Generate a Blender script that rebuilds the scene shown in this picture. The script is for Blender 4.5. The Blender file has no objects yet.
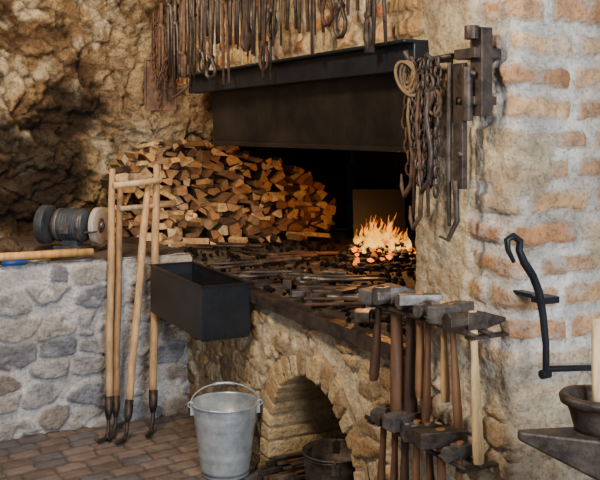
import bpy, math, random
import numpy as np
from mathutils import Vector, Matrix, Euler
R = random.Random(7)

# ------------------------------------------------------------------ helpers
def lin(c):
    r = []
    for v in c:
        v = v/255.0
        r.append(v/12.92 if v <= 0.04045 else ((v+0.055)/1.055)**2.4)
    return tuple(r)
def nlin(c): return np.array(lin(c))
def sm(a, b, x):
    t = np.clip((x-a)/(b-a), 0, 1); return t*t*(3-2*t)
def hsh(ix, iy, seed):
    ix = np.asarray(ix).astype(np.int64); iy = np.asarray(iy).astype(np.int64)
    n = (ix*374761393 + iy*668265263 + seed*144269504) & 0xffffffff
    n = ((n ^ (n >> 13))*1274126177) & 0xffffffff
    n = ((n ^ (n >> 15))*1103515245) & 0xffffffff
    return ((n ^ (n >> 16)) & 0xffffff)/float(0xffffff)
def vn(x, y, seed=0):
    ix = np.floor(x); iy = np.floor(y); fx = x-ix; fy = y-iy
    fx = fx*fx*(3-2*fx); fy = fy*fy*(3-2*fy)
    a = hsh(ix, iy, seed); b = hsh(ix+1, iy, seed); c = hsh(ix, iy+1, seed); d = hsh(ix+1, iy+1, seed)
    return (a*(1-fx)+b*fx)*(1-fy)+(c*(1-fx)+d*fx)*fy
def fbm(x, y, seed=0, o=4):
    s = 0; a = .5; t = 0
    for i in range(o):
        s = s+a*vn(x, y, seed+i*17); t += a; a *= .5; x = x*2.03+3.1; y = y*2.03+1.7
    return s/t
def voro(x, y, seed=0, jit=.8):
    ix = np.floor(x); iy = np.floor(y)
    F1 = np.full(x.shape, 9.); F2 = np.full(x.shape, 9.); cx = np.zeros(x.shape); cy = np.zeros(x.shape)
    for dx in (-1, 0, 1):
        for dy in (-1, 0, 1):
            jx = ix+dx; jy = iy+dy
            px = jx+.5+jit*(hsh(jx, jy, seed)-.5); py = jy+.5+jit*(hsh(jx, jy, seed+5)-.5)
            d = np.hypot(px-x, py-y)
            c = d < F1
            F2 = np.where(c, F1, np.minimum(F2, d))
            F1 = np.where(c, d, F1); cx = np.where(c, jx, cx); cy = np.where(c, jy, cy)
    return F1, F2, hsh(cx, cy, seed+11), hsh(cx, cy, seed+12), hsh(cx, cy, seed+13)
def mixc(a, b, t): return a*(1-t[..., None])+b*t[..., None]
def const(c, shp): return np.broadcast_to(nlin(c), shp+(3,)).copy()

# ------------------------------------------------------------------ materials
def mat(name, col=(128,128,128), rough=.8, metal=0., var=.35, scale=12., bump=.3, bscale=60., attr=False,
        col2=None, bdist=.004, stretch=None, spec=.4, pits=0.):
    m = bpy.data.materials.new(name); m.use_nodes = True
    nt = m.node_tree; N = nt.nodes; L = nt.links
    b = N['Principled BSDF']; b.inputs['Roughness'].default_value = rough; b.inputs['Metallic'].default_value = metal
    b.inputs['Specular IOR Level'].default_value = spec
    tc = N.new('ShaderNodeTexCoord'); vec = tc.outputs['Object']
    if stretch:
        mp = N.new('ShaderNodeMapping'); mp.inputs['Scale'].default_value = stretch
        L.new(vec, mp.inputs['Vector']); vec = mp.outputs['Vector']
    n1 = N.new('ShaderNodeTexNoise'); n1.inputs['Scale'].default_value = scale; n1.inputs['Detail'].default_value = 8
    n1.inputs['Roughness'].default_value = .7
    L.new(vec, n1.inputs['Vector'])
    mx = N.new('ShaderNodeMix'); mx.data_type = 'RGBA'
    rp = N.new('ShaderNodeValToRGB'); rp.color_ramp.elements[0].position = .36; rp.color_ramp.elements[1].position = .64
    L.new(n1.outputs['Fac'], rp.inputs['Fac']); L.new(rp.outputs['Color'], mx.inputs[0])
    if attr:
        at = N.new('ShaderNodeAttribute'); at.attribute_name = 'Col'
        hv = N.new('ShaderNodeHueSaturation'); hv.inputs['Value'].default_value = 1-var
        h2 = N.new('ShaderNodeHueSaturation'); h2.inputs['Value'].default_value = 1+var*.5
        L.new(at.outputs['Color'], hv.inputs['Color']); L.new(at.outputs['Color'], h2.inputs['Color'])
        L.new(hv.outputs['Color'], mx.inputs[6]); L.new(h2.outputs['Color'], mx.inputs[7])
    else:
        c = lin(col); c2 = lin(col2) if col2 else tuple(min(1, v*(1+var)) for v in c)
        c1 = c if col2 else tuple(v*(1-var) for v in c)
        mx.inputs[6].default_value = (*c1, 1); mx.inputs[7].default_value = (*c2, 1)
    out = mx.outputs[2]
    if pits > 0:
        n3 = N.new('ShaderNodeTexNoise'); n3.inputs['Scale'].default_value = 75; n3.inputs['Detail'].default_value = 5; n3.inputs['Roughness'].default_value = .7
        L.new(vec, n3.inputs['Vector'])
        r3 = N.new('ShaderNodeValToRGB'); r3.color_ramp.elements[0].position = .36; r3.color_ramp.elements[1].position = .50
        q = 1-pits; r3.color_ramp.elements[0].color = (q, q*.93, q*.86, 1)
        L.new(n3.outputs['Fac'], r3.inputs['Fac'])
        m3 = N.new('ShaderNodeMix'); m3.data_type = 'RGBA'; m3.blend_type = 'MULTIPLY'; m3.inputs[0].default_value = 1
        L.new(out, m3.inputs[6]); L.new(r3.outputs['Color'], m3.inputs[7]); out = m3.outputs[2]
    L.new(out, b.inputs['Base Color'])
    if bump > 0:
        n2 = N.new('ShaderNodeTexNoise'); n2.inputs['Scale'].default_value = bscale; n2.inputs['Detail'].default_value = 7
        n2.inputs['Roughness'].default_value = .65
        L.new(vec, n2.inputs['Vector'])
        bp = N.new('ShaderNodeBump'); bp.inputs['Strength'].default_value = bump; bp.inputs['Distance'].default_value = bdist
        L.new(n2.outputs['Fac'], bp.inputs['Height']); L.new(bp.outputs['Normal'], b.inputs['Normal'])
    return m
M_stone = mat('stone_masonry', rough=.93, attr=True, var=.28, scale=20, bump=1., bscale=38, bdist=.022, pits=.38, spec=.2)
M_rock = mat('rough_rock', rough=.95, attr=True, var=.5, scale=14, bump=1., bscale=24, bdist=.04, pits=.5, spec=.2)
M_floor = mat('stone_pavers', rough=.5, attr=True, var=.3, scale=14, bump=.7, bscale=50, bdist=.008, pits=.2)
M_soot = mat('sooty_masonry', (26,22,20), rough=.95, var=.5, bump=.8, bscale=20, bdist=.02, spec=.1)
M_hearth = mat('ash_covered_hearth', rough=.9, attr=True, var=.45, scale=25, bump=.9, bscale=90, bdist=.008, pits=.4)
M_black = mat('black_painted_steel', (27,29,34), rough=.42, var=.4, scale=7, bump=.25, bscale=30, metal=.3)
M_grey = mat('grey_machine_paint', (70,74,80), rough=.45, var=.35, scale=16, bump=.25, bscale=50, metal=.3)
M_hood = mat('hood_blackened_steel', (24,21,20), rough=.42, col2=(54,46,40), scale=3.5, bump=.2, bscale=10, metal=.45)
M_iron = mat('forged_iron', (42,36,34), rough=.5, col2=(88,75,66), scale=18, bump=.5, bscale=60, metal=.5)
M_iron2 = mat('worn_iron', (66,62,62), rough=.4, col2=(128,122,118), scale=18, bump=.4, bscale=60, metal=.6)
M_rust = mat('rusty_iron', (52,38,30), rough=.75, col2=(104,76,56), scale=22, bump=.6, bscale=70, metal=.25)
M_galv = mat('galvanized_steel', (155,165,172), rough=.36, col2=(200,207,211), scale=14, bump=.12, bscale=40, metal=.5)
M_wood = mat('tool_handle_wood', rough=.6, attr=True, var=.42, scale=9, bump=.3, bscale=30, stretch=(4,4,.7))
M_fire_wood = mat('split_firewood', rough=.85, attr=True, var=.42, scale=26, bump=.7, bscale=70, bdist=.006, pits=.25)
M_blue = mat('blue_paint', (24,66,140), rough=.5, var=.2)
M_water = mat('quench_water', (18,20,22), rough=.08, var=.1, bump=.05, bscale=8)
M_abr = mat('abrasive_wheel', (170,162,152), rough=.9, var=.15, scale=80)
M_rope = mat('hemp_rope', (112,90,62), rough=.95, var=.3, scale=60, bump=.8, bscale=200)
M_coal = mat('coal', (20,18,18), rough=.7, var=.5, scale=30, bump=.8)
def coal_glow():
    N = M_coal.node_tree.nodes; L = M_coal.node_tree.links
    b = N['Principled BSDF']
    at = N.new('ShaderNodeAttribute'); at.attribute_name = 'Col'
    L.new(at.outputs['Color'], b.inputs['Emission Color']); b.inputs['Emission Strength'].default_value = 1.8
coal_glow()
def flame_mat():
    m = bpy.data.materials.new('flame'); m.use_nodes = True
    N = m.node_tree.nodes; L = m.node_tree.links
    N.clear()
    o = N.new('ShaderNodeOutputMaterial'); e = N.new('ShaderNodeEmission'); t = N.new('ShaderNodeBsdfTransparent')
    mx = N.new('ShaderNodeMixShader'); at = N.new('ShaderNodeAttribute'); at.attribute_name = 'Col'
    n = N.new('ShaderNodeTexNoise'); n.inputs['Scale'].default_value = 22; tc = N.new('ShaderNodeTexCoord')
    rp = N.new('ShaderNodeValToRGB'); rp.color_ramp.elements[0].position = .42; rp.color_ramp.elements[1].position = .60
    rp.color_ramp.elements[0].color = (.06,.06,.06,1); rp.color_ramp.elements[1].color = (.75,.75,.75,1)
    L.new(tc.outputs['Object'], n.inputs['Vector']); L.new(n.outputs['Fac'], rp.inputs['Fac'])
    L.new(at.outputs['Color'], e.inputs['Color']); e.inputs['Strength'].default_value = 2.2
    L.new(rp.outputs['Color'], mx.inputs[0]); L.new(t.outputs[0], mx.inputs[1]); L.new(e.outputs[0], mx.inputs[2])
    L.new(mx.outputs[0], o.inputs['Surface'])
    return m
M_flame = flame_mat()

# ------------------------------------------------------------------ mesh builder
class MB:
    def __init__(s): s.V = []; s.F = []; s.C = []; s.M = []; s.S = []
    def add(s, vs, fs, col=(1,1,1), mi=0, smooth=False, T=None, fcols=None):
        o = len(s.V)
        for v in vs:
            v = Vector(v)
            if T is not None: v = T @ v
            s.V.append(tuple(v))
        for i, f in enumerate(fs):
            s.F.append([o+k for k in f]); s.C.append(fcols[i] if fcols else col); s.M.append(mi); s.S.append(smooth)
    def box(s, size, loc=(0,0,0), rot=(0,0,0), T=None, taper=1., **k):
        x, y, z = [q/2 for q in size]; t = taper
        vs = [(-x,-y,-z),(x,-y,-z),(x,y,-z),(-x,y,-z),(-x*t,-y*t,z),(x*t,-y*t,z),(x*t,y*t,z),(-x*t,y*t,z)]
        W = Matrix.Translation(loc) @ Euler(rot).to_matrix().to_4x4()
        if T is not None: W = T @ W
        s.add(vs, [(0,3,2,1),(4,5,6,7),(0,1,5,4),(1,2,6,5),(2,3,7,6),(3,0,4,7)], T=W, **k)
    def tube(s, pts, rad, n=8, cap=True, smooth=True, T=None, **k):
        pts = [Vector(p) for p in pts]
        if not isinstance(rad, (list, tuple)): rad = [rad]*len(pts)
        t0 = (pts[1]-pts[0]).normalized()
        ref = Vector((0,0,1)) if abs(t0.z) < .9 else Vector((1,0,0))
        u = (ref - t0*ref.dot(t0)).normalized()
        vs = []
        for i, p in enumerate(pts):
            a = pts[max(i-1,0)]; b = pts[min(i+1,len(pts)-1)]
            t = (b-a)
            if t.length < 1e-8: t = t0
            t = t.normalized(); u = (u-t*u.dot(t)).normalized(); w = t.cross(u)
            r = rad[i]; ra, rb = r if isinstance(r, (list,tuple)) else (r, r)
            for j in range(n):
                an = 2*math.pi*(j+.5)/n
                vs.append(p+u*math.cos(an)*ra+w*math.sin(an)*rb)
        fs = []
        for i in range(len(pts)-1):
            for j in range(n):
                fs.append((i*n+j, i*n+(j+1)%n, (i+1)*n+(j+1)%n, (i+1)*n+j))
        s.add(vs, fs, smooth=smooth, T=T, **k)
        if cap:
            m = (len(pts)-1)*n
            o = len(s.V)-len(vs)
            s.F.append([o+j for j in range(n)][::-1]); s.F.append([o+m+j for j in range(n)])
            for _ in (0,1):
                s.C.append(k.get('col',(1,1,1))); s.M.append(k.get('mi',0)); s.S.append(False)
    def lathe(s, prof, n=32, T=None, smooth=True, **k):
        vs = []; fs = []
        for r, z in prof:
            for j in range(n):
                a = 2*math.pi*j/n; vs.append((r*math.cos(a), r*math.sin(a), z))
        for i in range(len(prof)-1):
            for j in range(n):
                fs.append((i*n+j, i*n+(j+1)%n, (i+1)*n+(j+1)%n, (i+1)*n+j))
        s.add(vs, fs, T=T, smooth=smooth, **k)
    def ring(s, c, rx, ry, r, T=None, n=14, m=6, **k):
        vs = []; fs = []
        for i in range(n):
            a = 2*math.pi*i/n
            ce = Vector((c[0]+rx*math.cos(a), c[1], c[2]+ry*math.sin(a))); d = Vector((math.cos(a),0,math.sin(a)))
            for j in range(m):
                b = 2*math.pi*j/m; vs.append(ce+d*r*math.cos(b)+Vector((0,1,0))*r*math.sin(b))
        for i in range(n):
            for j in range(m):
                fs.append((i*m+j, i*m+(j+1)%m, ((i+1)%n)*m+(j+1)%m, ((i+1)%n)*m+j))
        s.add(vs, fs, T=T, smooth=True, **k)
    def prism(s, poly, y0, y1, off=(0,0), T=None, fc=(1,1,1), sc=(1,1,1), mi=0):
        n = len(poly)
        vs = [(p[0], y0, p[1]) for p in poly]+[(p[0]+off[0], y1, p[1]+off[1]) for p in poly]
        fs = [tuple(range(n)), tuple(range(2*n-1, n-1, -1))]+[(i, i+n, (i+1)%n+n, (i+1)%n) for i in range(n)]
        s.add(vs, fs, T=T, fcols=[fc, fc]+[sc]*n, mi=mi)
    def blob(s, c, r, seed=0, sc=(1,1,1), col=(1,1,1), mi=0, sub=1, smooth=False):
        import bmesh
        bm = bmesh.new(); bmesh.ops.create_icosphere(bm, subdivisions=sub, radius=1)
        rr = random.Random(seed)
        vs = [Vector((v.co.x*sc[0], v.co.y*sc[1], v.co.z*sc[2]))*r*(1+rr.uniform(-.22,.22))+Vector(c) for v in bm.verts]
        fs = [tuple(v.index for v in f.verts) for f in bm.faces]; bm.free()
        s.add(vs, fs, col=col, mi=mi, smooth=smooth)
    def build(s, name, mats, bevel=0., seg=2, parent=None):
        a = np.array(s.V); c = (a.min(0)+a.max(0))/2; c[2] = a[:,2].min()
        me = bpy.data.meshes.new(name); me.from_pydata([tuple(v) for v in (a-c)], [], s.F)
        for m in mats: me.materials.append(m)
        me.polygons.foreach_set('material_index', s.M); me.polygons.foreach_set('use_smooth', s.S)
        ca = me.color_attributes.new('Col', 'FLOAT_COLOR', 'CORNER')
        d = []
        for f, cc in zip(s.F, s.C):
            for _ in f: d.extend((cc[0], cc[1], cc[2], 1.))
        ca.data.foreach_set('color', d)
        me.update()
        o = bpy.data.objects.new(name, me); o.location = tuple(c); bpy.context.collection.objects.link(o)
        if parent is not None: o.parent = parent; o.location = tuple(Vector(c)-parent.location)
        if bevel > 0:
            b = o.modifiers.new('bevel', 'BEVEL'); b.width = bevel; b.segments = seg; b.limit_method = 'ANGLE'
        return o

def grid_obj(name, P, C, m, keep=None, parent=None):
    ny, nx = P.shape[:2]
    idx = np.arange(nx*ny).reshape(ny, nx)
    q = np.stack([idx[:-1,:-1], idx[:-1,1:], idx[1:,1:], idx[1:,:-1]], -1)
    if keep is not None:
        q = q[keep]
    q = q.reshape(-1, 4)
    used = np.unique(q); rem = np.full(nx*ny, -1); rem[used] = np.arange(len(used)); q = rem[q]
    V = P.reshape(-1,3)[used]; CC = C.reshape(-1,3)[used]
    me = bpy.data.meshes.new(name)
    me.vertices.add(len(V)); me.vertices.foreach_set('co', V.astype(np.float32).ravel())
    me.loops.add(len(q)*4); me.loops.foreach_set('vertex_index', q.astype(np.int32).ravel())
    me.polygons.add(len(q)); me.polygons.foreach_set('loop_start', (np.arange(len(q))*4).astype(np.int32))
    me.polygons.foreach_set('loop_total', np.full(len(q), 4, dtype=np.int32))
    me.polygons.foreach_set('use_smooth', np.ones(len(q), dtype=bool))
    me.update(calc_edges=True); me.validate()
    ca = me.color_attributes.new('Col', 'FLOAT_COLOR', 'POINT')
    ca.data.foreach_set('color', np.concatenate([CC, np.ones((len(CC),1))], 1).astype(np.float32).ravel())
    me.materials.append(m)
    o = bpy.data.objects.new(name, me); bpy.context.collection.objects.link(o)
    if parent is not None: o.parent = parent
    return o

# ------------------------------------------------------------------ masonry functions
def rubble(s, z, su, sv, seed, mortar, pal, hh=.03, lo=.06, hi=.2, rnd=True, cover=0., rsize=.42):
    ws = s+.08*(fbm(s*4, z*4, seed+1)-.5)+.03*(fbm(s*16, z*16, seed+8)-.5)
    wz = z+.06*(fbm(s*4+9, z*4, seed+2)-.5)+.025*(fbm(s*16, z*16+7, seed+9)-.5)
    F1, F2, a, b, c = voro(ws/su, wz/sv, seed, .8)
    m = sm(lo, hi, F2-F1)
    if rnd: m = m*(1-sm(rsize+.2*a, rsize+.08+.2*a, F1))
    if cover > 0: m = m*(1-sm(.60-cover, .68-cover, fbm(s*5, z*5, seed+33)))
    flat = np.clip(1.25-(F1*1.3)**3, 0, 1)
    h = m*hh*(.35+.5*flat)*(.5+.8*b)+.020*(fbm(s*10, z*10, seed+3)-.5)+.008*(fbm(s*45, z*45, seed+4)-.5)
    col = const(mortar, s.shape)*(.65+.7*fbm(s*7, z*7, seed+5))[..., None]
    sc = const(pal[0], s.shape)
    for i, p in enumerate(pal[1:]):
        sc = np.where((c > (i+1)/len(pal))[..., None], nlin(p), sc)
    sc = sc*(.65+.7*fbm(s*14, z*14, seed+6))[..., None]
    return h, mixc(col, sc, m)
def bricks(s, z, seed, mortar, pal, rh=.082, bl=.225, presence=.25, gap=.012):
    ws = s+.03*(fbm(s*7, z*7, seed+1)-.5)+.022*(fbm(s*25, z*25, seed+8)-.5)
    wz = z+.045*(fbm(s*3.5, z*3.5, seed+2)-.5)+.022*(fbm(s*25, z*25+9, seed+9)-.5)
    row = np.floor(wz/rh); off = hsh(row, row*0, seed)*bl
    ss = (ws+off)/bl; cl = np.floor(ss); fx = (ss-cl)*bl; fz = wz-row*rh
    a = hsh(cl, row, seed+3); b = hsh(cl, row, seed+4)
    d = np.minimum(np.minimum(fx, bl-fx), np.minimum(fz, rh-fz))-.006*a
    m = sm(gap*.5, gap*.5+.010, d)*(a > presence)
    h = m*.018*(.4+.9*b)+.020*(fbm(s*10, z*10, seed+5)-.5)+.009*(fbm(s*45, z*45, seed+6)-.5)
    col = const(mortar, s.shape)*(.60+.76*fbm(s*7, z*7, seed+7))[..., None]
    sc = const(pal[0], s.shape)
    for i, p in enumerate(pal[1:]):
        sc = np.where((b > (i+1)/len(pal))[..., None], nlin(p), sc)
    sc = sc*(.6+.8*fbm(s*13, z*13, seed+10))[..., None]
    smear = sm(.52,.66,fbm(s*17, z*22, seed+12))*.5
    sc = mixc(sc, const(mortar, s.shape)*.85, smear)
    return h, mixc(col, sc, m)

# ------------------------------------------------------------------ floor
r = .0125
gx, gy = np.meshgrid(np.arange(-3.4, .75, r), np.arange(-5.6, .03, r))
def floor_fn(x, y):
    a = math.radians(8); u = x*math.cos(a)+y*math.sin(a); v = -x*math.sin(a)+y*math.cos(a)
    u = u+.012*(fbm(x*6, y*6, 3)-.5); v = v+.012*(fbm(x*6+5, y*6, 4)-.5)
    rh = .095; bl = .15
    row = np.floor(v/rh); ss = (u+hsh(row, row*0, 9)*.15)/bl; cl = np.floor(ss); fx = (ss-cl)*bl; fz = v-row*rh
    d = np.minimum(np.minimum(fx, bl-fx), np.minimum(fz, rh-fz)); m = sm(.000, .012, d)
    a1 = hsh(cl, row, 21); b1 = hsh(cl, row, 22)
    h = m*.007*(.7+.5*a1)-.007+.005*(fbm(x*20, y*20, 6)-.5)
    c = mixc(const((104,90,83), x.shape), const((128,113,104), x.shape), a1)
    c = np.where((b1 > .7)[..., None], nlin((100,96,101)), c)
    c = c*(.65+.7*fbm(x*5, y*5, 7))[..., None]
    return h, mixc(const((74,65,60), x.shape), c, m)
h, c = floor_fn(gx, gy)
grid_obj('floor', np.stack([gx, gy, h], -1), c, M_floor)

# ------------------------------------------------------------------ low stone wall under the ledge
r = .0085
s, z = np.meshgrid(np.arange(-3.3, .012, r), np.arange(-.01, .885, r))
h, c = rubble(s, z, .225, .125, 43, (198,196,197), [(160,158,158),(128,130,138),(174,168,162),(142,132,124)], hh=.034, lo=.05, hi=.14, cover=.06, rsize=.44)
dirt = sm(.5,.7,fbm(s*4, z*4, 48))[..., None]
c = c*(1-dirt*.25*np.array([.6,.8,1.]))
rnd = .03*np.clip((z-.84)/.04, 0, 1)**2
wall_back = grid_obj('wall_back', np.stack([s, -h+rnd, z], -1), c, M_stone)
gx, gy = np.meshgrid(np.arange(-3.3, .012, .012), np.arange(.0, 1.36, .012))
hz = .012*fbm(gx*8, gy*8, 50)+.006*fbm(gx*30, gy*30, 51)
c = mixc(const((120,108,96), gx.shape), const((76,64,54), gx.shape), fbm(gx*6, gy*6, 52))
grid_obj('ledge_top', np.stack([gx, gy, .872+hz], -1), c, M_stone, parent=wall_back)

# ------------------------------------------------------------------ rock wall
r = .011
s, z = np.meshgrid(np.arange(-3.3, 1.76, r), np.arange(.82, 2.92, r))
wx = s+.25*(fbm(s*2.3, z*2.3, 58)-.5); wz = z+.25*(fbm(s*2.3+4, z*2.3, 59)-.5)
big = fbm(wx*1.6, wz*1.6, 60, 3); med = fbm(wx*5, wz*5, 61, 5); rid = 1-np.abs(2*fbm(wx*3.5, wz*4.5, 62, 5)-1)
F1, F2, a, bb, cc_ = voro(wx*5+1.6*fbm(s*4, z*4, 63), wz*6.5+1.6*fbm(s*4, z*4, 64), 65)
G1, G2, ga, gb, gc = voro(wx*13+2*fbm(s*6, z*6, 73), wz*15+2*fbm(s*6, z*6, 74), 75)
smooth_zone = sm(-.25, .15, s)
crack = 1-sm(.0,.13,F2-F1); crack2 = 1-sm(.0,.14,G2-G1)
dz = .16*(big-.5)+.20*(med-.5)+.12*(rid-.7)+.08*(a-.5)-.05*crack+.04*(ga-.5)-.018*crack2+.03*(fbm(s*30, z*30, 76)-.5)
dz = dz*(1-.45*smooth_zone)
col = mixc(const((150,120,84), s.shape), const((198,168,124), s.shape), sm(.35,.65,med))
col = mixc(col, const((106,80,54), s.shape), sm(.48,.62,fbm(wx*3.2, wz*3.2, 66))*.9)
col = mixc(col, const((216,198,164), s.shape), sm(.56,.70,fbm(wx*6, wz*6, 68))*.8)
pale = smooth_zone*(1-sm(.5,.66,s))*(1-sm(2.1,2.4,z))
col = mixc(col, const((210,190,158), s.shape), pale*.65)
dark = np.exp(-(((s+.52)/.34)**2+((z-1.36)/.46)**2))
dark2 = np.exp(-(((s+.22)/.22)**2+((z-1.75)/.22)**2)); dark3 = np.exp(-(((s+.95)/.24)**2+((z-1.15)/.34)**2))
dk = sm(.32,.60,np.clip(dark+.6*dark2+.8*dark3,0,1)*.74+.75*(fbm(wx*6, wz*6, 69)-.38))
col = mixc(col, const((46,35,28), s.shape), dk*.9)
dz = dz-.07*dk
col = mixc(col, const((52,40,31), s.shape), (1-sm(.36,.52,rid))*.7)
col = mixc(col, const((54,41,31), s.shape), crack*.55*(1-.4*smooth_zone)); col = mixc(col, const((84,65,48), s.shape), crack2*.4)
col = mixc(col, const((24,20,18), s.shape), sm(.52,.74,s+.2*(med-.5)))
dz = np.minimum(dz, .14)
grid_obj('wall_rock', np.stack([s, 1.24-dz, z], -1), col, M_rock)

# ------------------------------------------------------------------ forge front wall and pillar (wrapped round the corner)
r = .008
Y0 = .2; L1 = 2.93; rc = .04
sv_ = np.arange(0, L1+1.4, r)
def path(s):
    fr = L1-rc
    x = np.zeros_like(s); y = Y0-s; nx = -np.ones_like(s); ny = np.zeros_like(s)
    k = (s > fr); an = np.clip((s-fr)/(rc*math.pi/2), 0, 1)*math.pi/2
    x = np.where(k, rc-rc*np.cos(an), x); y = np.where(k, Y0-fr-rc*np.sin(an), y)
    nx = np.where(k, -np.cos(an), nx); ny = np.where(k, -np.sin(an), ny)
    e = np.clip(s-(fr+rc*math.pi/2), 0, None)
    return x+e, y, nx, ny
s, z = np.meshgrid(sv_, np.arange(-.01, 2.92, r))
X, Y, NX, NY = path(s)
h1, c1 = rubble(s, z, .17, .072, 80, (218,202,174), [(180,154,118),(208,182,140),(156,134,106),(218,198,162),(170,142,104)], hh=.026, lo=.03, hi=.10, rnd=False, cover=.08)
h2, c2 = bricks(s, z, 90, (212,186,142), [(194,134,82),(216,162,102),(176,116,72),(206,166,116)])
h3, c3 = bricks(s, z, 97, (208,202,194), [(204,160,120),(216,176,134),(186,148,116),(210,180,146),(194,144,104)], rh=.094, bl=.26, presence=.05, gap=.024)
endw = sm(2.68, 2.80, s)
h2 = h2*(1-endw)+h3*endw; c2 = mixc(c2, c3, endw)
pl = sm(.47, .57, fbm(s*3.4, z*3.4, 97)+.20*np.exp(-((s-2.56)/.14)**2)-.20*endw-.06*(1-sm(2.3,2.4,s)))
plc = const((210,192,160), s.shape)*(.55+.85*fbm(s*6, z*6, 101))[..., None]
plc = mixc(plc, const((152,132,106), s.shape), sm(.48,.64,fbm(s*11, z*11, 103))*.65)
h2 = h2*(1-pl)+pl*(.016+.030*(fbm(s*8, z*8, 98)-.5)+.014*(fbm(s*40,z*40,99)-.5)); c2 = mixc(c2, plc, pl*.92)
h4, c4 = rubble(s, z, .21, .10, 86, (208,192,166), [(180,156,122),(160,138,112),(196,170,132)], hh=.03, lo=.05, hi=.12, cover=.12)
pw = sm(2.35, 2.5, s)
h1 = h1*(1-pw)+h4*pw; c1 = mixc(c1, c4, pw)
w = 1-sm(.84, 1.0, z+.2*(fbm(s*4, z*4, 102)-.5)+.05*endw)
hh = h1*w+h2*(1-w); cc = mixc(c2, c1, w)
grime = (1-sm(.0,.5,z))*.2+.22*sm(.5,.68,fbm(s*3,z*3,107))
cc = cc*(1-grime[..., None]*np.array([.8,1,1.2]))
soot = sm(2.3,2.45,s)*(1-sm(2.55,2.8,s))*sm(.95,1.2,z)*(1-sm(2.0,2.3,z))*(.1+.4*fbm(s*6,z*6,104))
cc = cc*(1-soot[..., None]*.6)
Pp = np.stack([X+NX*hh, Y+NY*hh, z], -1)
sc_ = (s[:-1,:-1]+s[1:,1:])/2; zc = (z[:-1,:-1]+z[1:,1:])/2; yc = Y0-sc_
AY, AZ, AR = -1.47, .16, .39
opening = (yc > -2.24) & (zc > .81) & (zc < 1.81)
outer = (yc > 0.01) & (zc < 1.84)
arch = ((np.hypot(yc-AY, zc-AZ) < AR+.02) & (zc > AZ)) | ((np.abs(yc-AY) < AR+.02) & (zc <= AZ))
wall_forge = grid_obj('wall_forge', Pp, cc, M_stone, keep=~(opening | outer | arch))

# brick arch ring + vault
b = MB()
nb = 19; rr = R
bc = [(196,168,126),(208,180,136),(180,150,110),(212,190,152),(166,138,102)]
for i in range(nb):
    a0 = math.pi*i/nb+.014; a1 = math.pi*(i+1)/nb-.014
    ri = AR-.01+rr.uniform(-.005,.005); ro = AR+.095+rr.uniform(-.022,.018); xf = -.020-rr.uniform(0,.012)
    vs = []
    for xx in (xf, .62):
        for (q, a) in ((ri,a0),(ro,a0),(ro,a1),(ri,a1)):
            vs.append((xx, AY+q*math.cos(a+rr.uniform(-.008,.008)), AZ+q*math.sin(a)))
    b.add(vs, [(0,1,2,3),(7,6,5,4),(0,4,5,1),(1,5,6,2),(2,6,7,3),(3,7,4,0)], col=lin(rr.choice(bc)))
for sg in (-1, 1):
    for k in range(2):
        b.box((.64,.105,.076), (.295, AY+sg*(AR+.04), .04+k*.082), col=lin(rr.choice(bc)))
vs = []; fs = []
for i in range(25):
    a = math.pi*i/24
    for (xx, q) in ((-.018, AR+.002), (-.018, AR+.10), (.62, AR+.002)):
        vs.append((xx, AY+q*math.cos(a), AZ+q*math.sin(a)))
for i in range(24):
    k = i*3; fs += [(k, k+1, k+4, k+3), (k, k+3, k+5, k+2)]
b.add(vs, fs, col=lin((184,164,134)), smooth=True)
b.build('brick_arch', [M_stone], bevel=.010, parent=wall_forge)
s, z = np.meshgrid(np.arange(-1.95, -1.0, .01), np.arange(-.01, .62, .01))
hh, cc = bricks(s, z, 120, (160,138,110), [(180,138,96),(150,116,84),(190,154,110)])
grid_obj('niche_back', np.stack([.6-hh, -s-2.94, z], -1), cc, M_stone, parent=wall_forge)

# ------------------------------------------------------------------ hearth table
gx, gy = np.meshgrid(np.arange(-.03, 1.77, .012), np.arange(-2.24, 1.34, .012))
fd = np.hypot(gx-.95, gy+.45)
hz = .02*fbm(gx*7, gy*7, 130)+.012*fbm(gx*25, gy*25, 131)-.012+.035*np.exp(-(fd/.33)**2)*fbm(gx*30, gy*30, 132)
cl = mixc(const((104,88,76), gx.shape), const((60,50,44), gx.shape), fbm(gx*5, gy*5, 133))
cl = mixc(cl, const((28,25,24), gx.shape), np.exp(-(fd/.5)**2))
cl = mixc(cl, const((146,130,110), gx.shape), sm(.56,.70,fbm(gx*14, gy*14, 134))*.45)
hearth = grid_obj('hearth_table', np.stack([gx, gy, .812+hz], -1), cl, M_hearth)
b = MB()
b.box((.012,2.2,.050), (-.050,-1.11,.798)); b.box((.06,2.2,.01), (-.024,-1.11,.824))
b.box((1.68,2.2,.1), (.90,-1.10,.745), mi=1)
b.build('edge_frame', [M_iron, M_soot], bevel=.003, parent=hearth)

# ------------------------------------------------------------------ forge core, recess and hood
b = MB(); b.box((1.74,.44,2.9), (.92,-2.47,1.45)); b.build('core', [M_soot], parent=wall_forge)
b = MB()
b.box((1.72,2.22,1.08), (.90,-1.10,2.37)); b.box((1.4,1.0,1.08),(1.06,.5,2.37))  # second box is an unseen cap, added to keep the recess dark
b.box((.2,.2,1.05), (.13,.09,2.39))
b.build('chimney_breast_and_shade_cap', [M_soot], parent=wall_forge)
b = MB(); b.box((.05,3.7,2.9), (1.80,-.5,1.45)); b.build('wall_recess', [M_soot])
b = MB()
b.box((.06,2.13,.09), (-.045,-1.255,1.817))
b.box((.12,2.13,.012), (-.055,-1.255,1.866))
b.box((.012,1.98,.30), (.03,-1.27,1.652), rot=(0,math.radians(-4),0), mi=1)
b.box((.03,1.98,.02), (.03,-1.27,1.505), mi=1)
b.box((.7,.012,.30), (.38,-.28,1.652), mi=1)
b.build('forge_hood', [M_black, M_hood], bevel=.004)

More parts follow.
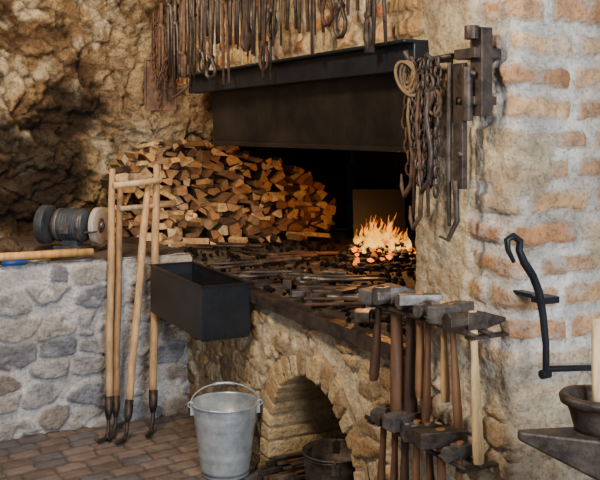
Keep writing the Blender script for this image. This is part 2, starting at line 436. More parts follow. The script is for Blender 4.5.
b = MB()
b.box((6.6,8.4,.06), (-.2,-2.2,2.96), col=lin((140,110,80)))
for i in range(6): b.box((.16,8.2,.18), (-3.0+i*.95,-2.2,2.85), col=lin((110,78,52)))
b.build('ceiling', [M_wood])

# ------------------------------------------------------------------ firewood
def clip(poly, px, pz, nx, nz):
    out = []
    for i in range(len(poly)):
        a = poly[i]; c = poly[(i+1)%len(poly)]
        da = (a[0]-px)*nx+(a[1]-pz)*nz; dc = (c[0]-px)*nx+(c[1]-pz)*nz
        if da <= 0: out.append(a)
        if (da < 0 < dc) or (dc < 0 < da):
            t = da/(da-dc); out.append((a[0]+t*(c[0]-a[0]), a[1]+t*(c[1]-a[1])))
    return out
tx = [-.27,-.20,.01,.35,.63,.97,1.24,1.36,1.42]; tz = [1.25,1.38,1.47,1.49,1.43,1.33,1.23,1.08,.92]
def top(x): return float(np.interp(x, tx, tz))
def base(x): return .885 if x < 0.03 else .835
pts = []
sx, sz = .078, .054
j = 0
zz = .80
while zz < 1.62:
    xx = -.36+(j%2)*sx/2
    while xx < 1.5:
        pts.append((xx+R.uniform(-.48,.48)*sx, zz+R.uniform(-.48,.48)*sz)); xx += sx
    zz += sz; j += 1
ends = [(214,168,110),(230,194,138),(200,150,94),(162,118,76),(236,208,158),(206,158,102),(144,104,70),(222,178,124),(122,90,66),(182,136,88),(176,148,116)]
sides = [(150,116,80),(96,74,56),(184,144,98),(78,62,50)]
b = MB()
for p in pts:
    if not (-.27 < p[0] < 1.38) or p[1] > top(p[0])-.02 or p[1] < base(p[0])+.015: continue
    poly = [(p[0]-.12,p[1]-.1),(p[0]+.12,p[1]-.1),(p[0]+.12,p[1]+.1),(p[0]-.12,p[1]+.1)]
    for q in pts:
        if q is p or abs(q[0]-p[0]) > .25 or abs(q[1]-p[1]) > .2: continue
        dx = (q[0]-p[0])/sx**2; dz_ = (q[1]-p[1])/sz**2
        poly = clip(poly, (p[0]+q[0])/2, (p[1]+q[1])/2, dx, dz_)
        if len(poly) < 3: break
    if len(poly) < 3: continue
    if R.random() < .65:
        an = R.uniform(0, 2*math.pi); k = R.uniform(.004,.02)
        poly2 = clip(poly, p[0]+math.cos(an)*k, p[1]+math.sin(an)*k, math.cos(an), math.sin(an))
        if len(poly2) >= 3: poly = poly2
    cx = sum(v[0] for v in poly)/len(poly); cz = sum(v[1] for v in poly)/len(poly)
    poly = [(cx+(v[0]-cx)*.96, cz+(v[1]-cz)*.95) for v in poly]
    pp = []
    for v in poly:
        if not pp or math.hypot(v[0]-pp[-1][0], v[1]-pp[-1][1]) > .006: pp.append(v)
    if len(pp) < 3: continue
    y0 = .73+R.uniform(-.07,.07)
    fcol = lin(R.choice(ends)); k = R.uniform(.6,1.1); fcol = tuple(v*k for v in fcol)
    b.prism(pp, y0, y0+.27, off=(R.uniform(-.05,.05), R.uniform(-.010,.015)), fc=fcol, sc=lin(R.choice(sides)))
def split(T, L, w):
    n = R.choice([3,4]); pl = []
    for i in range(n):
        a = 2*math.pi*i/n+R.uniform(-.3,.3); q = w*R.uniform(.8,1.1); pl.append((q*math.cos(a), q*.75*math.sin(a)))
    b.prism(pl, -L/2, L/2, T=T, fc=lin(R.choice(ends)), sc=lin(R.choice(sides+ends[:2])))
for i in range(22):
    x = -.18+i*.064+R.uniform(-.02,.02)
    T = Matrix.Translation((x, .80+R.uniform(-.08,.05), top(x)+.0+R.uniform(-.02,.015))) @ Euler((R.uniform(-.2,.2), R.uniform(0,3), R.uniform(-.7,.7))).to_matrix().to_4x4()
    split(T, R.uniform(.18,.26), R.uniform(.024,.038))
for i in range(34):
    x = R.uniform(-.2,1.15); zt_ = R.uniform(.95, top(x)-.06)
    T = Matrix.Translation((x, .75, zt_)) @ Euler((R.uniform(-.2,.2), R.uniform(0,3), R.choice([-1,1])*R.uniform(.5,1.2))).to_matrix().to_4x4()
    split(T, R.uniform(.16,.24), R.uniform(.022,.034))
for i in range(14):
    x = -.14+i*.098+R.uniform(-.03,.03)
    T = Matrix.Translation((x, .63+R.uniform(-.05,.04), base(x)+.026)) @ Euler((R.uniform(-.05,.05), R.uniform(0,3), R.uniform(-1.,1.))).to_matrix().to_4x4()
    split(T, R.uniform(.12,.2), R.uniform(.020,.032))
b.build('firewood_pile', [M_fire_wood], bevel=.0025, seg=1)

b = MB(); b.box((.36,.008,.36), (1.53,.44,.995), rot=(math.radians(-12),0,math.radians(-25)))
b.build('leaning_steel_sheet', [M_black], bevel=.002)

# ------------------------------------------------------------------ fire and coal
FX, FY = .95, -.50
b = MB()
for i in range(520):
    a = R.uniform(0, 6.28); q = .29*math.sqrt(R.random()); x = FX+q*math.cos(a)*1.0; y = FY+q*math.sin(a)
    zz = .835+.13*max(0, 1-(q/.27)**2)*R.uniform(.5,1.)
    g = max(0, 1-q/.25); hot = R.random()
    e = (0,0,0)
    if hot < g*1.15: k = R.uniform(.25,1.6); e = (k, k*.20, k*.012)
    b.blob((x,y,zz), R.uniform(.012,.026), seed=i, sc=(1,R.uniform(.7,1.2),R.uniform(.6,.9)), col=e)
b.build('coal_bed', [M_coal])
def flame(b, x, y, z0, H, w, lean):
    n = 12; pts = []; rad = []; ph = R.uniform(0,6)
    for i in range(n):
        t = i/(n-1)
        pts.append((x+lean[0]*t*t+.022*math.sin(ph+t*7)*t, y+lean[1]*t*t+.022*math.cos(ph+t*6)*t, z0+H*t))
        rad.append(max(.0005, w*(math.sin(math.pi*min(1,(t*.8+.2)))**.9)*(1-t)**.4))
    o = len(b.F)
    b.tube(pts, rad, n=8, cap=False)
    for k in range(o, len(b.F)):
        t = ((k-o)//8)/(n-2)
        c0 = (1.,.70,.18); c1 = (1.,.42,.03); c2 = (.9,.16,.004)
        f = (lambda A,B,u: tuple(A[i]*(1-u)+B[i]*u for i in range(3)))
        b.C[k] = f(c0,c1,t*2) if t < .5 else f(c1,c2,(t-.5)*2)
b = MB()
for i in range(46):
    a = R.uniform(0,6.28); q = .155*math.sqrt(R.random())
    x = FX+q*math.cos(a); y = FY+q*math.sin(a)
    Hh = R.uniform(.05,.13)+.21*max(0,1-(q/.15))*R.uniform(.3,1)
    flame(b, x, y, .90, Hh, R.uniform(.009,.020), (R.uniform(-.04,.04), R.uniform(-.04,.04)))
b.build('fire', [M_flame])

# ------------------------------------------------------------------ water trough
b = MB()
x0,x1,y0,y1,z0,z1,t = -.285,-.055,-.94,-.19,.615,.862,.008
b.box((x1-x0,y1-y0,t), ((x0+x1)/2,(y0+y1)/2,z0))
b.box((t,y1-y0,z1-z0), (x0,(y0+y1)/2,(z0+z1)/2)); b.box((t,y1-y0,z1-z0), (x1,(y0+y1)/2,(z0+z1)/2))
b.box((x1-x0+t,t,z1-z0), ((x0+x1)/2,y0,(z0+z1)/2)); b.box((x1-x0+t,t,z1-z0), ((x0+x1)/2,y1,(z0+z1)/2))
b.box((x1-x0-t,y1-y0-t,.004), ((x0+x1)/2,(y0+y1)/2,z0+.19), mi=1)
b.box((.02,y1-y0+.02,.006), (x0-.004,(y0+y1)/2,z1)); b.box((.02,y1-y0+.02,.006), (x1,(y0+y1)/2,z1))
b.box((x1-x0+.02,.02,.006), ((x0+x1)/2,y0-.004,z1)); b.box((x1-x0+.02,.02,.006), ((x0+x1)/2,y1,z1))
for yy in (y0+.12, y1-.12):
    b.box((.28,.03,.012), (-.14,yy,z0-.012))
b.build('quench_trough', [M_black, M_water], bevel=.002)

# ------------------------------------------------------------------ buckets
def bucket(name, loc, H, rt, rb, m, handle_rot):
    b = MB(); T = Matrix.Translation(loc)
    prof = [(0,.008),(rb-.006,.008),(rb,.0),(rb+.003,.012),(rb+(rt-rb)*.04,.02)]
    for k in np.linspace(.06,.97,24):
        rr_ = rb+(rt-rb)*k
        if abs(k-.30) < .025 or abs(k-.74) < .025 or abs(k-.82) < .02: rr_ += .003
        prof.append((rr_, H*k))
    prof += [(rt,H),(rt+.006,H+.003),(rt+.007,H-.004),(rt+.002,H-.007),(rt-.003,H-.003),(rb+(rt-rb)*.5,H*.5),(rb-.004,.014),(0,.014)]
    b.lathe(prof, 48, T=T)
    hr = Matrix.Rotation(handle_rot[0],4,'Z')
    for sg in (-1,1):
        b.box((.02,.03,.045), (sg*(rt-.001),0,H-.03), T=T@hr)
        b.ring((sg*(rt+.008),0,H-.008), .012,.012,.003, T=T@hr)
    pts = []
    for i in range(21):
        a = math.pi*i/20
        v = Vector((-(rt+.008)*math.cos(a), 0, (rt*.95)*math.sin(a)))
        v = Matrix.Rotation(handle_rot[1],4,'X') @ v
        pts.append(v+Vector((0,0,H-.008)))
    b.tube(pts, .0035, n=6, T=T@hr)
    b.tube(pts[8:13], .007, n=8, T=T@hr)
    return b.build(name, [m])
bucket('galvanized_bucket', (-.18,-.955,.0), .330, .150, .108, M_galv, (math.radians(-20), math.radians(-66)))
bucket('iron_pail', (.03,-1.61,.0), .28, .13, .105, M_iron, (math.radians(60), math.radians(-95)))

b = MB()
for i in range(64):
    y = R.uniform(-1.36,-1.10); zz = .012+R.random()*.14*(1-abs(y+1.23)/.2)
    x0_ = R.uniform(-.12,.05); dy = R.uniform(-.10,.0)
    b.tube([(x0_,y,zz),(x0_+.5,y+dy,zz+R.uniform(-.005,.03))], R.uniform(.006,.012), n=R.choice([4,4,8]), mi=R.choice([0,1,2]), smooth=False)
b.build('iron_bar_stock', [M_iron, M_rust, M_iron2])

# ------------------------------------------------------------------ fire tools leaning at the wall
wcol = [(178,144,102),(146,114,80),(190,154,110),(168,130,90)]
def rake(foot, topp, kind, col, rad=.015):
    b = MB(); f = Vector(foot); t = Vector(topp); d = (t-f)
    P = [f+d*k for k in np.linspace(.10,1,10)]
    P = [p+Vector((.0022*math.sin(i*1.3+foot[0]*9),0,0)) for i,p in enumerate(P)]
    b.tube(P, [rad*.85]+[rad]*7+[rad*.97,rad*.85], n=12, mi=0, col=lin(col))
    q = f+d*.10
    b.tube([f+d*.15, q, f+d*.07], [rad*1.15, rad*1.1, rad*.65], n=12, mi=1)
    if kind == 0:
        b.tube([f+d*.10, f+d*.03, f+Vector((-.015,-.02,.014)), f+Vector((-.06,-.05,.014)), f+Vector((-.085,-.06,.035))], [.010,.010,.013,.011,.005], n=8, mi=1)
    else:
        b.tube([f+d*.10, f+d*.04, f+Vector((-.02,-.03,.014)), f+Vector((-.05,-.07,.014)), f+Vector((-.065,-.09,.035))], [.010,.010,.014,.012,.005], n=8, mi=1)
    b.build('fire_rake', [M_wood, M_iron])
rake((-.535,-.26,.0), (-.42,.08,1.36), 0, wcol[0], .019)
rake((-.49,-.23,.0), (-.375,.08,1.29), 1, wcol[1], .018)
rake((-.46,-.32,.0), (-.235,.03,1.27), 0, wcol[2], .020)
rake((-.30,-.26,.0), (-.175,.06,1.38), 1, wcol[0], .021)
b = MB()
b.tube([(-.44,-.01,1.275),(-.30,.0,1.285),(-.17,.0,1.30)], .018, n=8, col=lin((200,172,130)))
b.tube([(-.41,-.02,1.15),(-.25,.0,1.155),(-.08,.02,1.16)], .015, n=8, col=lin((160,134,104)))
b.build('wooden_cross_rails', [M_wood])

# ------------------------------------------------------------------ bench grinder
b = MB()
Tg = Matrix.Translation((-.56,.42,.885)) @ Matrix.Rotation(math.radians(-40),4,'Z')
ax = Tg @ Matrix.Translation((0,0,.145)) @ Matrix.Rotation(math.pi/2,4,'Y')
b.lathe([(0,-.11),(.055,-.11),(.088,-.092),(.092,-.075),(.092,.075),(.088,.092),(.055,.11),(0,.11)], 32, T=ax)
for k in range(5):
    b.lathe([(.092,-.045+k*.021),(.096,-.043+k*.021),(.096,-.038+k*.021),(.092,-.036+k*.021)], 32, T=ax)
b.lathe([(.093,-.08),(.097,-.078),(.097,-.062),(.093,-.060)], 32, T=ax, mi=1); b.lathe([(.093,.060),(.097,.062),(.097,.078),(.093,.080)], 32, T=ax, mi=1)
b.lathe([(.012,-.20),(.012,.20)], 12, T=ax, mi=1)
b.lathe([(0,.145),(.04,.145),(.104,.147),(.104,.178),(.04,.18),(0,.18)], 36, T=ax, mi=2)
b.lathe([(0,-.145),(.04,-.145),(.090,-.147),(.090,-.178),(.04,-.18),(0,-.18)], 32, T=ax, mi=2)
for sg in (-1,1): b.lathe([(0,sg*.196),(.022,sg*.194),(.022,sg*.184),(.042,sg*.182),(.046,sg*.178)], 20, T=ax, mi=1)
b.lathe([(0,.135),(.08,.135),(.112,.138),(.112,.186),(.08,.188),(.04,.188)], 32, T=ax @ Matrix.Scale(-1,4,(0,0,1)))
b.box((.17,.14,.03),(0,0,.015),T=Tg); b.box((.10,.09,.06),(0,0,.055),T=Tg,taper=.8)
b.box((.05,.06,.008),(.165,-.10,.12),T=Tg,mi=1); b.box((.012,.1,.01),(.13,-.06,.115),T=Tg,mi=1)
b.box((.06,.03,.05),(0,-.095,.13),T=Tg,mi=1)
b.build('bench_grinder', [M_grey, M_iron2, M_abr], bevel=.002)
b = MB()
b.tube([(-1.5,.06,.915),(-1.0,.065,.918),(-.53,.07,.915)], [.021,.022,.020], n=12, col=lin((216,164,98)))
b.tube([(-1.5,.12,.912),(-.60,.14,.915)], [.017,.016], n=12, col=lin((184,140,86)))
b.build('wooden_pole', [M_wood])
b = MB()
b.tube([(-1.02,-.03,.897),(-.90,-.02,.897)], [.013,.016], n=10, mi=0)
b.tube([(-.90,-.02,.897),(-.77,.0,.895)], [.010,.007], n=10, mi=1)
b.build('blue_handled_file', [M_blue, M_iron2])
for i,(x,y,q) in enumerate([(-.92,.45,.06),(-.82,.34,.035),(-.99,.36,.05),(-.33,.4,.03)]):
    b = MB(); b.blob((x,y,.885+q*.6), q, seed=40+i, sc=(1.2,1,.75), sub=2, col=lin((110,92,74)), smooth=True); b.build('loose_stone', [M_rock])

# ------------------------------------------------------------------ hammers
hcols = [(70,44,30),(92,60,38),(128,90,56),(62,42,32),(176,138,94),(96,62,40),(200,168,118),(120,82,50)]
def hammer(b, x, y, z, kind, L, hw, col, rz=0., hl=.13, hh=.042, tilt=0.):
    T = Matrix.Translation((x,y,z)) @ Matrix.Rotation(rz,4,'Z') @ Matrix.Rotation(tilt,4,'X')
    w = hw
    b.tube([(0,0,.028),(0,0,-.02),(0,0,-.10),(0,0,-L*.6),(0,0,-L*.9),(0,0,-L)],
           [(w*.75,w*.5),(w*.75,w*.5),(w*.62,w*.46),(w*.85,w*.6),(w,w*.68),(w*.85,w*.55)], n=12, T=T, mi=0, col=lin(col))
    h = hh/2
    def oct_(x0, x1, r0, r1):
        b.tube([(x0,0,0),(x1,0,0)], [r0,r1], n=8, smooth=False, T=T, mi=1)
    if kind == 0:
        b.box((hl*.42,hh,hh),(0,0,0),T=T,mi=1)
        oct_(-hl*.2,-hl*.5,h*1.02,h*1.15); oct_(hl*.2,hl*.5,h*1.02,h*1.15)
    elif kind == 1:
        b.box((hl*.36,hh,hh),(0,0,0),T=T,mi=1)
        oct_(-hl*.16,-hl*.5,h*1.02,h*1.2)
        vs = [(hl*.17,-h,-h),(hl*.17,h,-h),(hl*.17,h,h),(hl*.17,-h,h),(hl*.55,-h,-h*.3),(hl*.55,h,-h*.3),(hl*.55,h,h*.15),(hl*.55,-h,h*.15)]
        b.add(vs,[(0,1,2,3),(7,6,5,4),(0,4,5,1),(1,5,6,2),(2,6,7,3),(3,7,4,0)],T=T,mi=1)
    elif kind == 2:
        b.box((hl*.5,hh*.95,hh*.95),(0,0,0),T=T,mi=1)
        b.box((.018,hh*1.6,hh*1.6),(-hl*.36,0,0),T=T,mi=1)
        oct_(hl*.2,hl*.52,h*.95,h*.8)
    else:   # plain rectangular block head
        b.box((hl,hh*1.25,hh),(0,0,0),T=T,mi=1)
def rack(Z, ys, specs, xr, ylo, yhi):
    b = MB()
    for dx in (-.03,.03):
        b.tube([(xr+dx,ylo,Z-.030),(xr+dx,yhi,Z-.030)], .007, n=8)
    for yy in (ylo+.03, yhi-.03):
        b.box((abs(xr)+.04,.03,.008),((xr-.03)/2,yy,Z-.041))
    b.build('hammer_rail', [M_iron])
    for y, sp in zip(ys, specs):
        h = MB(); hammer(h, xr+sp[8], y, Z+sp[6], *sp[:4], rz=sp[7], hl=sp[4], hh=sp[5], tilt=R.uniform(-.09,.09)); h.build('hammer', [M_wood, M_iron2 if R.random() < .5 else M_iron], bevel=.003)
rack(1.015, [-2.19,-2.27,-2.345,-2.41,-2.46,-2.52,-2.59,-2.68],
     [(3,.30,.022,hcols[0],.17,.044,.004,.35,-.01),(1,.43,.032,hcols[1],.15,.052,.012,-.15,0),(0,.40,.027,hcols[3],.10,.040,0,.1,.01),(3,.31,.018,hcols[2],.14,.034,.02,-.4,0),
      (1,.37,.017,hcols[5],.11,.036,-.002,.25,0),(2,.28,.016,hcols[4],.11,.034,.006,-.2,.01),(3,.34,.018,hcols[7],.15,.050,.012,.3,-.01),(1,.41,.019,hcols[6],.18,.048,.004,-.08,0)], -.115, -2.73, -2.13)
rack(.625, [-2.22,-2.285,-2.345,-2.41,-2.47,-2.55,-2.63],
     [(0,.38,.02,hcols[1],.10,.042,0,.3,0),(1,.38,.018,hcols[5],.13,.036,-.003,-.2,0),(3,.38,.022,hcols[0],.15,.046,.012,.15,0),(2,.36,.018,hcols[2],.11,.038,0,-.35,0),
      (1,.36,.02,hcols[1],.14,.040,.01,.1,0),(3,.38,.022,hcols[7],.15,.048,.016,-.25,-.01),(1,.38,.018,hcols[2],.12,.040,0,.2,0)], -.125, -2.70, -2.15)

# ------------------------------------------------------------------ tongs
def tongs(b, T, L=.42, op=.02, jaw=0, r=.0065, mi=0):
    for k in (-1,1):
        if jaw == 0: J = [(-k*.003,.115),(-k*.028,.09),(-k*.032,.055),(-k*.014,.02)]
        elif jaw == 1: J = [(-k*.006,.13),(-k*.008,.08),(-k*.012,.03)]
        else: J = [(-k*.004,.10),(-k*.045,.085),(-k*.045,.05),(-k*.014,.02)]
        pts = J+[(k*.012,-.02),(k*.016,-.06),(k*(.016+op*.5),-L*.5),(k*(.016+op),-L)]
        rad = [r*1.25]*len(J)+[r*1.2,r,r*.85,r*.7]
        b.tube([(p[0], k*.004, p[1]) for p in pts], rad, n=7, T=T, mi=mi)
    b.tube([(0,-.016,0),(0,.016,0)], .013, n=10, T=T, mi=mi)
b = MB()
b.tube([(-.085,-2.16,2.26),(-.085,.38,2.26)], .009, n=8)
for yy in (-2.1,-1.4,-.7,.0): b.tube([(-.085,yy,2.26),(.0,yy,2.26)], .008, n=6)
b.build('tong_rail', [M_iron])
RZ = Matrix.Rotation(math.pi/2,4,'Z')
y = .12
while y > -2.2:
    b = MB()
    zt = 2.25+R.uniform(-.10,.06); L = R.uniform(.25,.42)
    if R.random() < .75:
        T = Matrix.Translation((-.105-R.uniform(0,.03),y,zt)) @ Matrix.Rotation(R.uniform(-.09,.09),4,'X') @ RZ
    else:
        T = Matrix.Translation((-.105-R.uniform(0,.03),y,zt-.22)) @ RZ @ Matrix.Rotation(math.pi,4,'Y'); L = .30
    tongs(b, T, L, R.uniform(.0,.018), R.randrange(3), R.uniform(.006,.010))
    b.build('tongs', [R.choice([M_iron,M_rust,M_iron])])
    y -= R.uniform(.044,.072) if y > -1.3 else R.uniform(.06,.12)
for yy, l, w in ((-1.75,.42,.024),(-.62,.34,.016),(-1.12,.36,.014),(-2.02,.30,.012)):
    b = MB(); b.box((.006,w,l),(-.15,yy,2.26-l/2+.02)); b.tube([(-.15,yy,2.27),(-.12,yy,2.285),(-.08,yy,2.272)], .006, n=6); b.build('flat_iron_bar', [M_iron], bevel=.001)

def lay(x, y, z, ang, L, jaw, m, r=.008):
    b = MB()
    T = Matrix.Translation((x,y,z)) @ Matrix.Rotation(ang,4,'Z') @ Matrix.Rotation(math.pi/2,4,'Y') @ Matrix.Rotation(math.pi/2,4,'Z')
    tongs(b, T, L, .03, jaw, r); b.build('tongs', [m])
a0 = math.radians(-27)
for i in range(9):
    u = -.75-i*.145
    lay(R.uniform(.12,.30), u+R.uniform(-.03,.03), .854+R.uniform(0,.015), a0+math.pi*R.choice([0,1,1])+R.uniform(-.3,.4), R.uniform(.24,.36), R.randrange(3), R.choice([M_iron,M_iron2,M_iron,M_rust]), R.uniform(.009,.013))
for (x, yy, aa) in ((.28,-.35,.5),(.45,-.05,-.9),(.7,-.2,.2),(.5,.35,-.3)):
    lay(x, yy, .858, a0+aa, .3, R.randrange(3), R.choice([M_iron,M_rust]), .010)
b = MB()
for i in range(8):
    x = R.uniform(.02,.6); yv = R.uniform(-2.0,.1); a = a0+R.uniform(-1.,1.); l = R.uniform(.12,.3)
    b.tube([(x,yv,.848),(x+l*math.cos(a),yv+l*math.sin(a),.852)], R.uniform(.008,.014), n=R.choice([4,8]), smooth=False, mi=R.choice([0,1]))
for i in range(22):
    x = R.uniform(.0,.45); yv = -.55-R.random()*1.5
    b.box((R.uniform(.05,.14),R.uniform(.03,.06),R.uniform(.02,.045)),(x,yv,.854),rot=(0,0,R.uniform(-1,1)), mi=R.choice([0,0,1]))
b.build('iron_stock', [M_iron, M_iron2], bevel=.002)
b = MB()
for i in range(600):
    b.blob((R.uniform(.0,1.3), R.uniform(-2.1,.55), .836), R.uniform(.005,.019), seed=900+i)
b.build('clinker_scatter', [M_soot], parent=hearth)

# ------------------------------------------------------------------ chains
def chain(b, pts, lr=.016, r=.0038, mi=0):
    pts = [Vector(p) for p in pts]
    k = 0
    for a, c in zip(pts[:-1], pts[1:]):
        d = c-a; n = max(1, int(d.length/(lr*1.75)))
        q = Vector((0,0,1)).rotation_difference(d.normalized()).to_matrix().to_4x4()
        for i in range(n):
            T = Matrix.Translation(a+d*(i+.5)/n) @ q @ Matrix.Rotation(k*math.pi/2+.4,4,'Z')
            b.ring((0,0,0), lr*.62, lr*1.15, r, T=T, n=10, m=5, mi=mi); k += 1
b = MB()
for i in range(5):
    yy = .33-i*.055
    l = R.uniform(.35,.62)
    chain(b, [(-.105-.01*(i%2),yy,2.26),(-.11,yy-.01,2.26-l)], lr=.018, r=.0045)
chain(b, [(-.12,.30,2.2),(-.15,.2,1.9),(-.15,.10,1.84),(-.12,.03,2.0),(-.11,0.,2.25)], lr=.018, r=.004)
b.build('hanging_chain', [M_rust])
b = MB()
T = Matrix.Translation((-.09,.24,1.84)) @ Matrix.Rotation(math.radians(-27),4,'Z')
b.box((.185,.012,.29),(0,0,0),T=T); b.box((.185,.03,.012),(0,0,.145),T=T); b.box((.185,.03,.012),(0,0,-.145),T=T)
b.box((.012,.03,.29),(.088,0,0),T=T); b.box((.012,.03,.29),(-.088,0,0),T=T)
b.tube([(-.12,.24,1.98),(-.10,.24,2.2),(-.085,.24,2.262)], .005, n=6)
b.build('rusty_iron_panel', [M_rust], bevel=.002)
b = MB(); b.tube([(-.08,-.24,1.83),(-.10,-.18,1.79),(-.12,-.12,1.76),(-.12,-.06,1.755),(-.10,.0,1.77)], .007, n=6)
b.build('iron_hook', [M_rust])

# bundle of chains, rope and hooks on the pillar
b = MB()
b.tube([(-.0,-2.35,1.80),(-.09,-2.35,1.79),(-.12,-2.35,1.80),(-.13,-2.35,1.83)], .009, n=8)
b.tube([(-.0,-2.45,1.80),(-.09,-2.45,1.79),(-.12,-2.45,1.81)], .009, n=8)
b.tube([(-.08,-2.33,1.795),(-.08,-2.54,1.80)], .010, n=8)
b.build('wall_hook', [M_iron])
b = MB()
for i in range(8):
    yy = -2.35-i*.019; l = R.uniform(.22,.58)
    xx = -.075-.03*R.random(); d1 = R.uniform(-.03,.03)
    chain(b, [(xx,yy,1.80),(xx-.01,yy+d1,1.80-l*.5),(xx,yy+R.uniform(-.02,.02),1.80-l)], lr=.012+.008*R.random(), r=.0045, mi=i%2)
for i in range(6):
    T = Matrix.Translation((-.11,-2.35-.026*i,1.77-.03*(i%3)-.05*(i//3))) @ Matrix.Rotation(math.pi/2+R.uniform(-.6,.6),4,'Z')
    b.ring((0,0,0), .026,.038,.0065, T=T, n=18)
for i in range(3):
    ya, yb = -2.35-.015*i, -2.43-.02*i; dep = .16+.12*i
    P = [(-.12, ya+(yb-ya)*t, 1.79-dep*math.sin(math.pi*t)) for t in np.linspace(0,1,8)]
    chain(b, P, lr=.014, r=.0045, mi=1)
b.build('chain_bundle', [M_rust, M_iron])
for (yy, zt, l) in ((-2.37,1.70,.30),(-2.42,1.72,.42),(-2.47,1.70,.28)):
    b = MB()
    P = [(-.12,yy,zt),(-.125,yy+.01,zt-l*.3),(-.12,yy-.01,zt-l*.7),(-.12,yy,zt-l),(-.13,yy+.025,zt-l-.04),(-.13,yy+.04,zt-l-.01),(-.13,yy+.042,zt-l+.03)]
    b.tube(P, [.006,.008,.008,.008,.009,.007,.003], n=8)
    b.ring((0,0,0),.02,.026,.006,T=Matrix.Translation((-.12,yy,zt+.02)) @ RZ)
    b.build('pot_hook', [R.choice([M_rust, M_iron])])
b = MB(); T = Matrix.Translation((-.11,-2.41,1.62)) @ RZ; tongs(b, T, .32, .02, 2, .008); b.build('tongs', [M_rust])
b = MB()
for i in range(4):
    T = Matrix.Translation((-.125-.005*i,-2.365-.004*i,1.755-.006*i)) @ Matrix.Rotation(math.pi/2+.25*i,4,'Z') @ Matrix.Rotation(.3*(i-1.5),4,'Y')
    b.ring((0,0,0), .020+.004*i, .032+.009*i, .0055, T=T, n=28)
P = [(-.125,-2.375,1.72),(-.13,-2.365,1.62),(-.125,-2.38,1.52)]
b.tube(P, .0055, n=6)
b.build('rope_coil', [M_rope])
b = MB()
dy = -.035
b.box((.04,.055,.26),(-.065,-2.62+dy,1.745)); b.box((.02,.045,.38),(-.085,-2.545+dy,1.585))
b.tube([(-.10,-2.62+dy,1.88),(-.10,-2.62+dy,1.84)], .022, n=12); b.tube([(-.10,-2.60+dy,1.76),(-.10,-2.60+dy,1.60)], .016, n=12)
b.box((.10,.10,.03),(-.055,-2.59+dy,1.80)); b.box((.10,.09,.025),(-.045,-2.58+dy,1.66))
for zz in (1.85,1.74,1.66,1.5): b.lathe([(0,.01),(.008,.008),(.011,0)], 10, T=Matrix.Translation((-.095,(-2.56 if zz<1.7 else -2.62)+dy,zz)) @ Euler((0,-math.pi/2,0)).to_matrix().to_4x4())
b.tube([(-.10,-2.54+dy,1.42),(-.10,-2.55+dy,1.30),(-.12,-2.53+dy,1.24),(-.13,-2.50+dy,1.25)], [.01,.009,.008,.004], n=8)
b.tube([(-.09,-2.50+dy,1.78),(-.095,-2.50+dy,1.5),(-.10,-2.51+dy,1.28)], [.008,.010,.006], n=8)
b.build('strap_hinge', [M_iron], bevel=.003)

# ------------------------------------------------------------------ curved lever on the pillar end
b = MB()
yp = -2.86
def pp(px, py, yy=yp):
    a = (px-300)/900; t = (4.78+yy)/(.889-.457*a)
    return (-1.761+t*(.457+.889*a), yy, 1.57-(py-131)*t/900)
pl_ = [pp(514,262),pp(508,250),pp(507,240),pp(513,236),pp(520,241),pp(519,250),pp(524,262),pp(533,276),pp(539,292),pp(543,315),pp(546,345),pp(546,371)]
b.tube(pl_, [.006,.008,.010,.010,.011,.011,.012,.012,.012,.011,.010,.010], n=10)
b.tube([pp(546,369),pp(575,368),pp(640,367)], .009, n=10)
p = pp(545,300); b.box((.06,.05,.018), (p[0]+.01,yp+.01,p[2])); b.box((.03,.14,.012),(p[0]+.02,yp+.07,p[2]))
p = pp(541,371); b.tube([(p[0],yp,p[2]-.01),(p[0]+.03,yp,p[2]-.01)], .013, n=8)
b.build('bellows_lever', [M_black], bevel=.001)

# ------------------------------------------------------------------ anvil
Ta = Matrix.Translation((-.20,-3.36,0)) @ Matrix.Rotation(math.radians(-27.2),4,'Z')
b = MB()
zt = .905
b.box((.32,.13,.085),(.11,0,zt-.0425),T=Ta)
vs = [(-.26,-.010,zt+.008),(-.26,.010,zt+.008),(-.05,.065,zt),(-.05,-.065,zt),
      (-.262,-.008,zt-.012),(-.262,.008,zt-.012),(-.05,.060,zt-.11),(-.05,-.060,zt-.11)]
b.add(vs, [(0,3,2,1),(4,5,6,7),(0,1,5,4),(1,2,6,5),(2,3,7,6),(3,0,4,7)], T=Ta)
b.box((.22,.10,.10),(.07,0,zt-.13),T=Ta,taper=1.15); b.box((.26,.13,.06),(.08,0,zt-.21),T=Ta,taper=.8); b.box((.30,.17,.035),(.08,0,zt-.255),T=Ta)
b.build('anvil', [M_iron], bevel=.006)
b = MB()
b.lathe([(0,0),(.2,0),(.205,.1),(.195,.3),(.2,.62),(.19,zt-.273),(0,zt-.273)], 36, T=Ta @ Matrix.Translation((.08,0,0)), col=lin((110,80,54)))
b.build('wooden_stump', [M_wood])
b = MB()
Tp = Ta @ Matrix.Translation((-.085,.015,zt+.003))
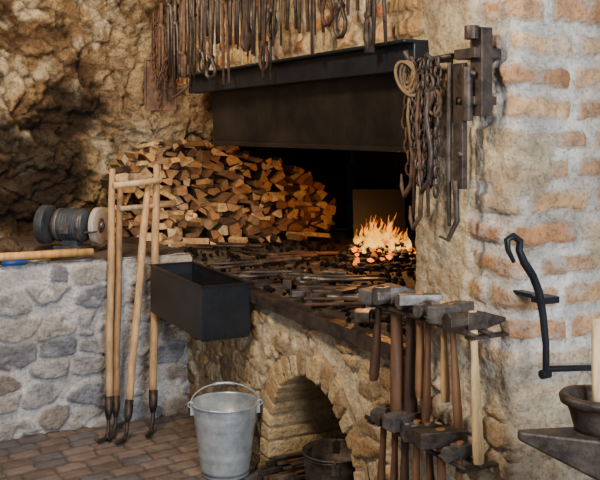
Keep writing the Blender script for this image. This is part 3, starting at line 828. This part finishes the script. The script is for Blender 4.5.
b.lathe([(0,0),(.046,0),(.048,.01),(.056,.04),(.064,.060),(.076,.062),(.079,.074),(.075,.080),(.060,.080),(.052,.07),(.042,.012),(0,.012)], 40, T=Tp)
b.build('iron_bowl', [M_iron])
b = MB()
b.tube([(.006,.0,.014),(.006,.005,.10),(.008,.010,.20),(.008,.012,.245)], [(.011,.009),(.013,.010),(.014,.010),(.012,.009)], n=10, T=Tp, col=lin((206,180,136)))
b.build('wooden_handle', [M_wood])

# ------------------------------------------------------------------ lights
def area(name, loc, tgt, size, e, col):
    l = bpy.data.lights.new(name, 'AREA'); l.shape = 'RECTANGLE'; l.size = size[0]; l.size_y = size[1]; l.energy = e; l.color = col
    o = bpy.data.objects.new(name, l); o.location = loc
    o.rotation_euler = (Vector(tgt)-Vector(loc)).to_track_quat('-Z','Y').to_euler(); bpy.context.collection.objects.link(o)
area('daylight_door', (-.9,-6.2,2.1), (0.1,0,.9), (1.3,1.4), 240, (.86,.93,1.))
area('lamp_warm', (-1.0,-.7,2.7), (-.2,1.2,1.4), (.3,.3), 46, (1.,.80,.56))
area('front_raking_fill', (-1.6,-2.5,2.72), (0,-1.6,.9), (.3,.3), 60, (1.,.80,.56))  # unseen fill light, added to rake the forge front and bring out relief
l = bpy.data.lights.new('fire_glow','POINT'); l.energy = 20; l.color = (1,.42,.12); l.shadow_soft_size = .1
o = bpy.data.objects.new('fire_glow', l); o.location = (FX,FY,1.16); bpy.context.collection.objects.link(o)
w = bpy.data.worlds.new('world'); bpy.context.scene.world = w; w.use_nodes = True
w.node_tree.nodes['Background'].inputs[0].default_value = (.88,.92,1,1); w.node_tree.nodes['Background'].inputs[1].default_value = .32

# ------------------------------------------------------------------ camera
cam = bpy.data.cameras.new('camera'); cam.lens = 54; cam.sensor_width = 36; cam.shift_y = -109/600
o = bpy.data.objects.new('camera', cam); o.location = (-1.761,-4.78,1.57)
o.rotation_euler = (math.pi/2, 0, -math.atan2(.457,.889)); bpy.context.collection.objects.link(o)
bpy.context.scene.camera = o
